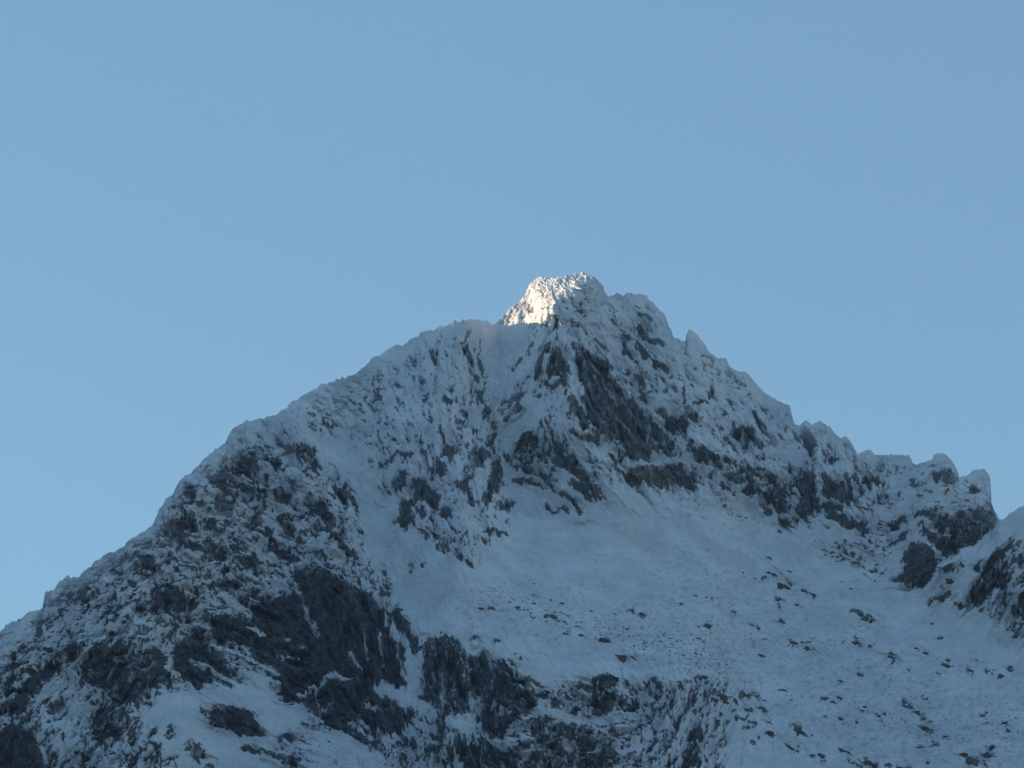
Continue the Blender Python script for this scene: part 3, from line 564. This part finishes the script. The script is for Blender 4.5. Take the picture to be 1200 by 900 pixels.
# ------------------------------------------------------------------ materials
def mat(name):
    m = bpy.data.materials.new(name); m.use_nodes = True
    n = m.node_tree.nodes; l = m.node_tree.links
    return m, n, l, n['Principled BSDF']
def ramp(n, a, b, ca, cb):
    r = n.new('ShaderNodeValToRGB'); e = r.color_ramp.elements
    e[0].position = a; e[1].position = b; e[0].color = (*ca, 1); e[1].color = (*cb, 1); return r
def noise(n, l, scale, detail=5, rough=.6, vec=None):
    t = n.new('ShaderNodeTexNoise'); t.inputs['Scale'].default_value = scale; t.inputs['Detail'].default_value = detail; t.inputs['Roughness'].default_value = rough
    l.new(vec, t.inputs['Vector']); return t
def mix(n, l, fac, a, b):
    x = n.new('ShaderNodeMix'); x.data_type = 'RGBA'
    for s_, v_ in ((0, fac), (6, a), (7, b)):
        if hasattr(v_, 'is_output'): l.new(v_, x.inputs[s_])
        else: x.inputs[s_].default_value = v_ if s_ == 0 else (*v_, 1)
    return x.outputs[2]

SNOW_A, SNOW_B = (.55, .565, .58), (.70, .71, .715)
def rock_snow_material():
    m, n, l, b = mat('rock_and_snow')
    co = n.new('ShaderNodeNewGeometry').outputs['Position']
    ar = n.new('ShaderNodeAttribute'); ar.attribute_name = 'rock'
    at = n.new('ShaderNodeAttribute'); at.attribute_name = 'weathering'
    n1 = noise(n, l, .08, 8, .72, co); n2 = noise(n, l, .35, 4, .6, co)
    r1 = ramp(n, .32, .68, (.03, .034, .038), (.125, .127, .13)); l.new(n1.outputs[0], r1.inputs[0])
    r2 = ramp(n, .35, .7, (.075, .07, .05), (.17, .15, .10)); l.new(n2.outputs[0], r2.inputs[0])
    rockc = mix(n, l, at.outputs['Fac'], r1.outputs[0], r2.outputs[0])
    n3 = noise(n, l, .03, 5, .6, co)
    r3 = ramp(n, .35, .65, SNOW_A, SNOW_B); l.new(n3.outputs[0], r3.inputs[0])
    l.new(mix(n, l, ar.outputs['Fac'], r3.outputs[0], rockc), b.inputs['Base Color'])
    b.inputs['Roughness'].default_value = .85
    b.inputs['Specular IOR Level'].default_value = .2
    bp = n.new('ShaderNodeBump'); bp.inputs['Strength'].default_value = .5; bp.inputs['Distance'].default_value = .8
    n4 = noise(n, l, .5, 4, .65, co); l.new(n4.outputs[0], bp.inputs['Height']); l.new(bp.outputs[0], b.inputs['Normal'])
    return m
M_ROCKSNOW = rock_snow_material()
def boulder_material():
    m, n, l, b = mat('boulder_rock')
    co = n.new('ShaderNodeNewGeometry').outputs['Position']
    n1 = noise(n, l, .25, 5, .65, co)
    r1 = ramp(n, .3, .7, (.055, .058, .06), (.15, .145, .125)); l.new(n1.outputs[0], r1.inputs[0])
    l.new(r1.outputs[0], b.inputs['Base Color']); b.inputs['Roughness'].default_value = .9
    return m
def snow_material():
    m, n, l, b = mat('boulder_snow')
    co = n.new('ShaderNodeNewGeometry').outputs['Position']
    n1 = noise(n, l, .3, 4, .6, co)
    r1 = ramp(n, .35, .65, SNOW_A, SNOW_B); l.new(n1.outputs[0], r1.inputs[0])
    l.new(r1.outputs[0], b.inputs['Base Color']); b.inputs['Roughness'].default_value = .8
    return m
def ground_material():
    m, n, l, b = mat('valley_floor')
    co = n.new('ShaderNodeNewGeometry').outputs['Position']
    n1 = noise(n, l, .004, 8, .65, co)
    r1 = ramp(n, .42, .58, (.03, .04, .03), (.07, .075, .06)); l.new(n1.outputs[0], r1.inputs[0])
    l.new(r1.outputs[0], b.inputs['Base Color']); b.inputs['Roughness'].default_value = .9
    return m
M_BOULDER, M_SNOW, M_GROUND = boulder_material(), snow_material(), ground_material()

# ------------------------------------------------------------------ meshes
def mesh_from(name, verts, quads, attrs, material, parent=None, smooth=True, normals=None):
    me = bpy.data.meshes.new(name)
    k = quads.shape[1]
    me.vertices.add(len(verts)); me.vertices.foreach_set('co', np.ascontiguousarray(verts, np.float32).ravel())
    me.loops.add(quads.size); me.loops.foreach_set('vertex_index', np.ascontiguousarray(quads, np.int32).ravel())
    me.polygons.add(len(quads)); me.polygons.foreach_set('loop_start', np.arange(0, quads.size, k, dtype=np.int32))
    me.update(calc_edges=True)
    if smooth: me.polygons.foreach_set('use_smooth', np.ones(len(quads), bool))
    for an, av in attrs.items():
        a = me.attributes.new(an, 'FLOAT', 'POINT'); a.data.foreach_set('value', np.ascontiguousarray(av, np.float32))
    me.materials.append(material); me.validate()
    if normals is not None: me.normals_split_custom_set_from_vertices(normals)
    o = bpy.data.objects.new(name, me); C.objects.link(o)
    if parent: o.parent = parent
    return o

idx = np.arange(NR * NC).reshape(NR, NC)
quads = np.stack([idx[:-1, :-1], idx[1:, :-1], idx[1:, 1:], idx[:-1, 1:]], -1).reshape(-1, 4)
fx = PXg[:-1, :-1].ravel() + 7 * fbm(PXg[:-1, :-1].ravel() / 26, PYg[:-1, :-1].ravel() / 26, 3, .6, seed=140)
fy = PYg[:-1, :-1].ravel() + 7 * fbm(PXg[:-1, :-1].ravel() / 26, PYg[:-1, :-1].ravel() / 26, 3, .6, seed=141)
frow = np.repeat(np.arange(NR - 1), NC - 1)
region = np.zeros(len(quads), int)      # 0 = the body of the mountain
REG = [('snowfield', [(400, 560), (440, 640), (460, 700), (540, 775), (700, 790), (850, 800), (850, 1100), (1400, 1100), (1400, 900), (1200, 780), (1080, 695), (980, 655), (900, 622), (800, 592), (720, 580), (640, 610), (610, 560), (605, 640), (560, 665), (500, 640), (450, 600), (425, 520), (400, 500)]),
       ('summit', [(577, 376), (580, 300), (800, 300), (800, 430), (720, 420), (650, 400), (600, 400)]),
       ('snow_gully', [(570, 376), (600, 400), (640, 400), (630, 480), (590, 535), (600, 560), (585, 560), (560, 520), (540, 460), (560, 420)]),
       ('rock_face', [(650, 400), (720, 420), (800, 430), (820, 560), (840, 590), (740, 585), (700, 590), (600, 545), (640, 480), (630, 420)]),
       ('rock_buttress', [(440, 420), (470, 395), (570, 370), (560, 420), (540, 460), (560, 520), (595, 560), (600, 640), (560, 660), (500, 640), (450, 600), (425, 520)]),
       ('rocky_ridge', [(800, 380), (930, 450), (1020, 520), (1040, 560), (1020, 640), (900, 622), (840, 590), (820, 560), (800, 430)]),
       ('rock_tower', [(1070, 520), (1172, 530), (1180, 600), (1165, 622), (1100, 665), (1060, 690), (1040, 670), (1050, 600)]),
       ('rock_cliff', [(330, 650), (450, 680), (540, 775), (700, 790), (850, 800), (850, 1100), (420, 1100), (420, 880), (300, 820), (180, 760), (190, 700), (240, 660)]),
       ('snowy_shoulder', [(260, 480), (440, 410), (425, 520), (400, 560), (330, 560), (300, 520)]),
       ('spur', SPUR)]
front = (frow >= NB - 3) & (frow < NB + NF)
for i, (nm, pts) in enumerate(REG):
    ins = np.zeros(len(quads), bool)
    if nm == 'spur': ins[front] = polymask(pts + [], PXg[:-1, :-1].ravel()[front], PYg[:-1, :-1].ravel()[front])
    else: ins[front] = polymask(pts, fx[front], fy[front])
    region[ins] = i + 1

du = np.gradient(P, axis=0); dv = np.gradient(P, axis=1)
NV = np.cross(du, dv); NV /= np.linalg.norm(NV, axis=2)[..., None] + 1e-12
NV = NV.reshape(-1, 3)
flatP = P.reshape(-1, 3); flatR = R.ravel(); flatT = TN.ravel()
def part_mesh(name, sel, parent=None):
    q = quads[sel]; used, inv = np.unique(q, return_inverse=True)
    return mesh_from(name, flatP[used], inv.reshape(-1, 4), {'rock': flatR[used], 'weathering': flatT[used]}, M_ROCKSNOW, parent, normals=NV[used])
def structure(o, label=None):
    o['kind'] = 'structure'
    if label: o['label'] = label
    return o
mountain = structure(part_mesh('mountain', region == 0), 'dark rocky mountain dusted with snow, rising to a sunlit summit under clear blue sky')
mountain['category'] = 'mountain'
PART_LABEL = {'summit': 'snow-crusted summit whose left edge and top catch the sun', 'snow_gully': 'narrow snow gully falling from the notch left of the summit',
              'rock_face': 'dark rock face below the summit', 'rock_buttress': 'snow-plastered rock buttress left of the gully', 'rocky_ridge': 'jagged rocky ridge falling right of the summit',
              'rock_tower': 'dark rock tower with two white-capped knobs at the right end of the ridge', 'rock_cliff': 'darkest rock cliff below the snowfield', 'snowy_shoulder': 'smooth snowy shoulder on the left ridge'}
for i, (nm, pts) in enumerate(REG):
    if nm == 'snowfield':
        o = structure(part_mesh('snowfield', region == i + 1), 'broad smooth snowfield in blue shade below the rock faces, sprinkled with small boulders'); o['category'] = 'snowfield'
    elif nm == 'spur':
        o = structure(part_mesh('hill', region == i + 1), 'rocky snow-streaked hill flank rising at the right edge beyond the notch'); o['category'] = 'hill'
    else:
        o = part_mesh(nm, region == i + 1, mountain); o['label'] = PART_LABEL[nm]

# valley floor, one sheet to the horizon
n = 160
a = np.sign(np.linspace(-1, 1, n)) * np.abs(np.linspace(-1, 1, n)) ** 2.2 * 42000
GX, GY = np.meshgrid(a, a)
GZ = -14 + 10 * fbm(GX / 900, GY / 900, 3, .5, seed=150) * np.clip(np.hypot(GX, GY) / 400, 0, 1)
ii = np.arange(n * n).reshape(n, n)
gq = np.stack([ii[:-1, :-1], ii[:-1, 1:], ii[1:, 1:], ii[1:, :-1]], -1).reshape(-1, 4)
g = mesh_from('ground', np.stack([GX, GY, GZ], -1).reshape(-1, 3), gq, {}, M_GROUND); structure(g, 'wide dark wooded valley floor in front of the mountain'); g['category'] = 'ground'

# neighbouring mountain, off to the left of the frame: it throws the shade that covers all but the summit
SUN_EL, SUN_AZ = math.radians(9.0), math.radians(12.0)      # low, from the left and a little behind the face
zs_at = world(580, 388, float(sample(D, np.array([580.]), np.array([388.]))[0]))
XN = -1500.0
H_N = zs_at[2] + (zs_at[0] - XN) * math.tan(SUN_EL) / math.cos(SUN_AZ) 
YN = zs_at[1] + (zs_at[0] - XN) * math.tan(SUN_AZ)
n1_, n2_ = 420, 130
ty = np.linspace(-7500, 2600, n1_); tx = np.linspace(-2300, 2300, n2_)
TY, TX = np.meshgrid(ty, tx)
cr_n = 8 * fbm(ty / 140, ty * 0, 4, .55, seed=161) + np.where(ty > 500, -(ty - 500) * .3, 0)
cr_n -= ty * 0.00
HN = (H_N + cr_n)[None, :] - np.abs(TX) * 1.2 + np.clip(np.abs(TX) / 60, 0, 1) * 45 * fbm(TX / 260, TY / 260, 5, .55, seed=160, ridged=True) - np.clip(np.abs(TX) / 60, 0, 1) * 45
HN = np.maximum(HN, -60)
jj = np.arange(n1_ * n2_).reshape(n2_, n1_)
nq = np.stack([jj[:-1, :-1], jj[1:, :-1], jj[1:, 1:], jj[:-1, 1:]], -1).reshape(-1, 4)
rn = np.clip((fbm(TX / 70, TY / 70, 4, .6, seed=162) + .1) * 4, 0, 1)
nb = mesh_from('neighbouring_mountain', np.stack([TX + XN - .5 * np.maximum(0, -TY - 700), TY + YN, HN], -1).reshape(-1, 3), nq, {'rock': rn.ravel(), 'weathering': 0 * rn.ravel()}, M_ROCKSNOW)
structure(nb, 'higher snow-streaked mountain beyond the left edge, throwing the valley into shade'); nb['category'] = 'mountain'

# unseen mountain wall added behind the viewer to block the low sky glow
ox = np.linspace(-9000, 9000, 300); oy = np.linspace(-2200, 1900, 110)
OX, OY = np.meshgrid(ox, oy)
OH = 3300 + 260 * fbm(OX / 1500, OX * 0, 4, .5, seed=171) - np.where(OY > 0, OY * 1.75, -OY * 1.2)
OH += np.clip(np.abs(OY) / 200, 0, 1) * 160 * fbm(OX / 700, OY / 500, 5, .55, seed=170, ridged=True)
OH = np.maximum(OH, -60)
jj = np.arange(300 * 110).reshape(110, 300)
oq = np.stack([jj[:-1, :-1], jj[:-1, 1:], jj[1:, 1:], jj[1:, :-1]], -1).reshape(-1, 4)
orr = np.clip(.75 + .6 * fbm(OX / 300, OY / 300, 4, .6, seed=172), 0, 1)
ob = mesh_from('added_blocking_mountain', np.stack([OX, OY - 2300, OH], -1).reshape(-1, 3), oq, {'rock': orr.ravel(), 'weathering': 0 * orr.ravel()}, M_ROCKSNOW)
structure(ob, 'dark mountain wall added unseen behind the viewer to block low sky'); ob['category'] = 'mountain'

# ------------------------------------------------------------------ boulders
import bmesh
def boulder_pair(seed):
    r = np.random.default_rng(seed)
    bm = bmesh.new(); bmesh.ops.create_icosphere(bm, subdivisions=3, radius=1)
    nrmls = r.normal(size=(11, 3))
    nrmls = np.concatenate([nrmls, [[0, -1, .3], [.3, -1, -.2]]]); nrmls /= np.linalg.norm(nrmls, axis=1)[:, None]
    dist = r.uniform(.5, 1.0, 13); sc = np.array([1, r.uniform(.7, .95), r.uniform(.6, .95)])
    for vtx in bm.verts:
        d = np.array(vtx.co); dd = nrmls @ d
        rad = min(1.15, float(np.min(np.where(dd > .05, dist / np.maximum(dd, .05), 9))))
        rad *= 1 + .05 * float(perlin(np.array([d[0] * 3 + seed]), np.array([d[1] * 3 + d[2] * 2]), 2)[0])
        vtx.co = (d * rad * sc).tolist()
    bm.normal_update()
    rock_me = bpy.data.meshes.new('boulder'); bm.to_mesh(rock_me); rock_me.materials.append(M_BOULDER)
    # snow cap: the faces that look up, thickened
    bm.faces.ensure_lookup_table()
    th = .66
    kill = [f for f in bm.faces if f.normal.z < th + .15 * math.sin(9 * f.calc_center_median().x + seed)]
    bmesh.ops.delete(bm, geom=kill, context='FACES')
    ret = bmesh.ops.extrude_face_region(bm, geom=bm.faces[:])
    for e in ret['geom']:
        if isinstance(e, bmesh.types.BMVert): e.co = e.co * 1.03; e.co.z += .10
    for f in bm.faces: f.smooth = True
    bm.normal_update()
    snow_me = bpy.data.meshes.new('snow_cap'); bm.to_mesh(snow_me); snow_me.materials.append(M_SNOW); bm.free()
    return rock_me, snow_me
PAIRS = [boulder_pair(s_) for s_ in range(9)]

def surf(px, py):
    """point of the built surface seen at px, py"""
    c = int(np.argmin(np.abs(cols - px))); r_ = int(np.argmin(np.abs(py_f[:, c] - py)))
    return np.array([Xf[r_, c], Yf[r_, c], Zf[r_, c]])
def boulder(px, py, r, k, label, group=None, cap=True, stretch=1.0, tilt=0.0):
    p = surf(px, py); m = .70 * r * 1.12
    rk, sn = PAIRS[k % len(PAIRS)]
    o = bpy.data.objects.new('boulder', rk); C.objects.link(o)
    o.location = (p[0], p[1] + .05 * m, p[2] - .05 * m)
    o.scale = (m * stretch, m, m)
    o.rotation_euler = (0, tilt, random.uniform(-.5, .5))
    o['label'] = label; o['category'] = 'boulder'
    if group: o['group'] = group
    if cap:
        s_ = bpy.data.objects.new('snow_cap', sn); C.objects.link(s_); s_.parent = o
    return o
for k, (x, y, r, stx, tl, lab) in enumerate(UNIQUE):
    boulder(x, y, r, k, lab, None, True, stx, tl)
kk = 50
for gname, (lab, lst) in GROUPED.items():
    for x, y, r in lst:
        px, py = S(x, y); kk += 1
        boulder(px, py, r / 3 * .95, kk, lab, gname, r > 6, random.uniform(1.0, 1.8), random.uniform(-.1, .6))
lab, gname = 'small dark stone in the speckled band of stones above the black lower cliffs', 'stones in the band above the lower cliffs'
cnt = 0
while cnt < 85:
    t = random.random(); px = 590 + t * 250 + random.gauss(0, 12); py = 712 + t * 48 + random.gauss(0, 15)
    if float(sample(cov12, np.array([px]), np.array([py]))[0]) > .25: continue
    kk += 1; cnt += 1
    boulder(px, py, random.choice([.9, 1.0, 1.2, 1.4, 1.8]), kk, lab, gname, False, random.uniform(1.0, 2.2), random.uniform(0, .5))

# ------------------------------------------------------------------ haze
bpy.ops.mesh.primitive_cube_add(size=1)
hz = bpy.context.object; hz.name = 'haze'; hz.data.name = 'haze'
ymax = max(float(P[..., 1].max()), YN + 2600) + 200; xmin = XN - 1800; xmax = max(float(P[..., 0].max()), 1800) + 100
hz['kind'] = 'stuff'; hz['label'] = 'thin blue air between the viewer and the mountain'; hz['category'] = 'haze'
X_ = 43000.0
HTOP = float(max(P[..., 2].max(), HN.max(), OH.max())) + 60
hz.scale = (2 * X_, 2 * X_, HTOP + 60); hz.location = (0, 0, HTOP / 2 - 30)
HAZE_DENSITY = 0.000013
m = bpy.data.materials.new('haze_air'); m.use_nodes = True; nn = m.node_tree.nodes
for q in list(nn):
    if q.type == 'BSDF_PRINCIPLED': nn.remove(q)
vol = nn.new('ShaderNodeVolumePrincipled'); vol.inputs['Density'].default_value = HAZE_DENSITY; vol.inputs['Color'].default_value = (.80, .88, 1, 1); vol.inputs['Anisotropy'].default_value = 0.2
m.node_tree.links.new(vol.outputs[0], nn['Material Output'].inputs['Volume'])
hz.data.materials.append(m)

# ------------------------------------------------------------------ light
w = bpy.data.worlds.new('World'); bpy.context.scene.world = w; w.use_nodes = True
wn, wl = w.node_tree.nodes, w.node_tree.links
sky = wn.new('ShaderNodeTexSky'); sky.sky_type = 'NISHITA'; sky.sun_disc = False
sky.sun_elevation = SUN_EL; sky.altitude = 1200; sky.air_density = 1.75; sky.dust_density = 0; sky.ozone_density = 3.9
# sunlight travels along ldir
ldir = np.array([math.cos(SUN_EL) * math.cos(SUN_AZ), -math.cos(SUN_EL) * math.sin(SUN_AZ), -math.sin(SUN_EL)])
sky.sun_rotation = math.atan2(-ldir[0], -ldir[1])
wl.new(sky.outputs[0], wn['Background'].inputs[0]); wn['Background'].inputs[1].default_value = .15
sd = bpy.data.lights.new('sun', 'SUN'); sd.energy = 4.9; sd.angle = math.radians(.65); sd.color = (1, .74, .47)
so = bpy.data.objects.new('sun', sd); C.objects.link(so)
from mathutils import Vector
so.rotation_euler = Vector(ldir.tolist()).to_track_quat('-Z', 'Y').to_euler()

cd = bpy.data.cameras.new('camera'); cam = bpy.data.objects.new('camera', cd); C.objects.link(cam)
cd.sensor_fit = 'HORIZONTAL'; cd.angle = HFOV; cd.clip_start = .5; cd.clip_end = 120000
cam.location = CAM.tolist(); cam.rotation_euler = (math.pi / 2 + PITCH, 0, 0)
sc = bpy.context.scene; sc.camera = cam
sc.view_settings.view_transform = 'Standard'; sc.view_settings.look = 'None'; sc.view_settings.gamma = 1; sc.view_settings.exposure = 1.0
sc.cycles.use_denoising = True; sc.cycles.max_bounces = 6; sc.cycles.volume_bounces = 1
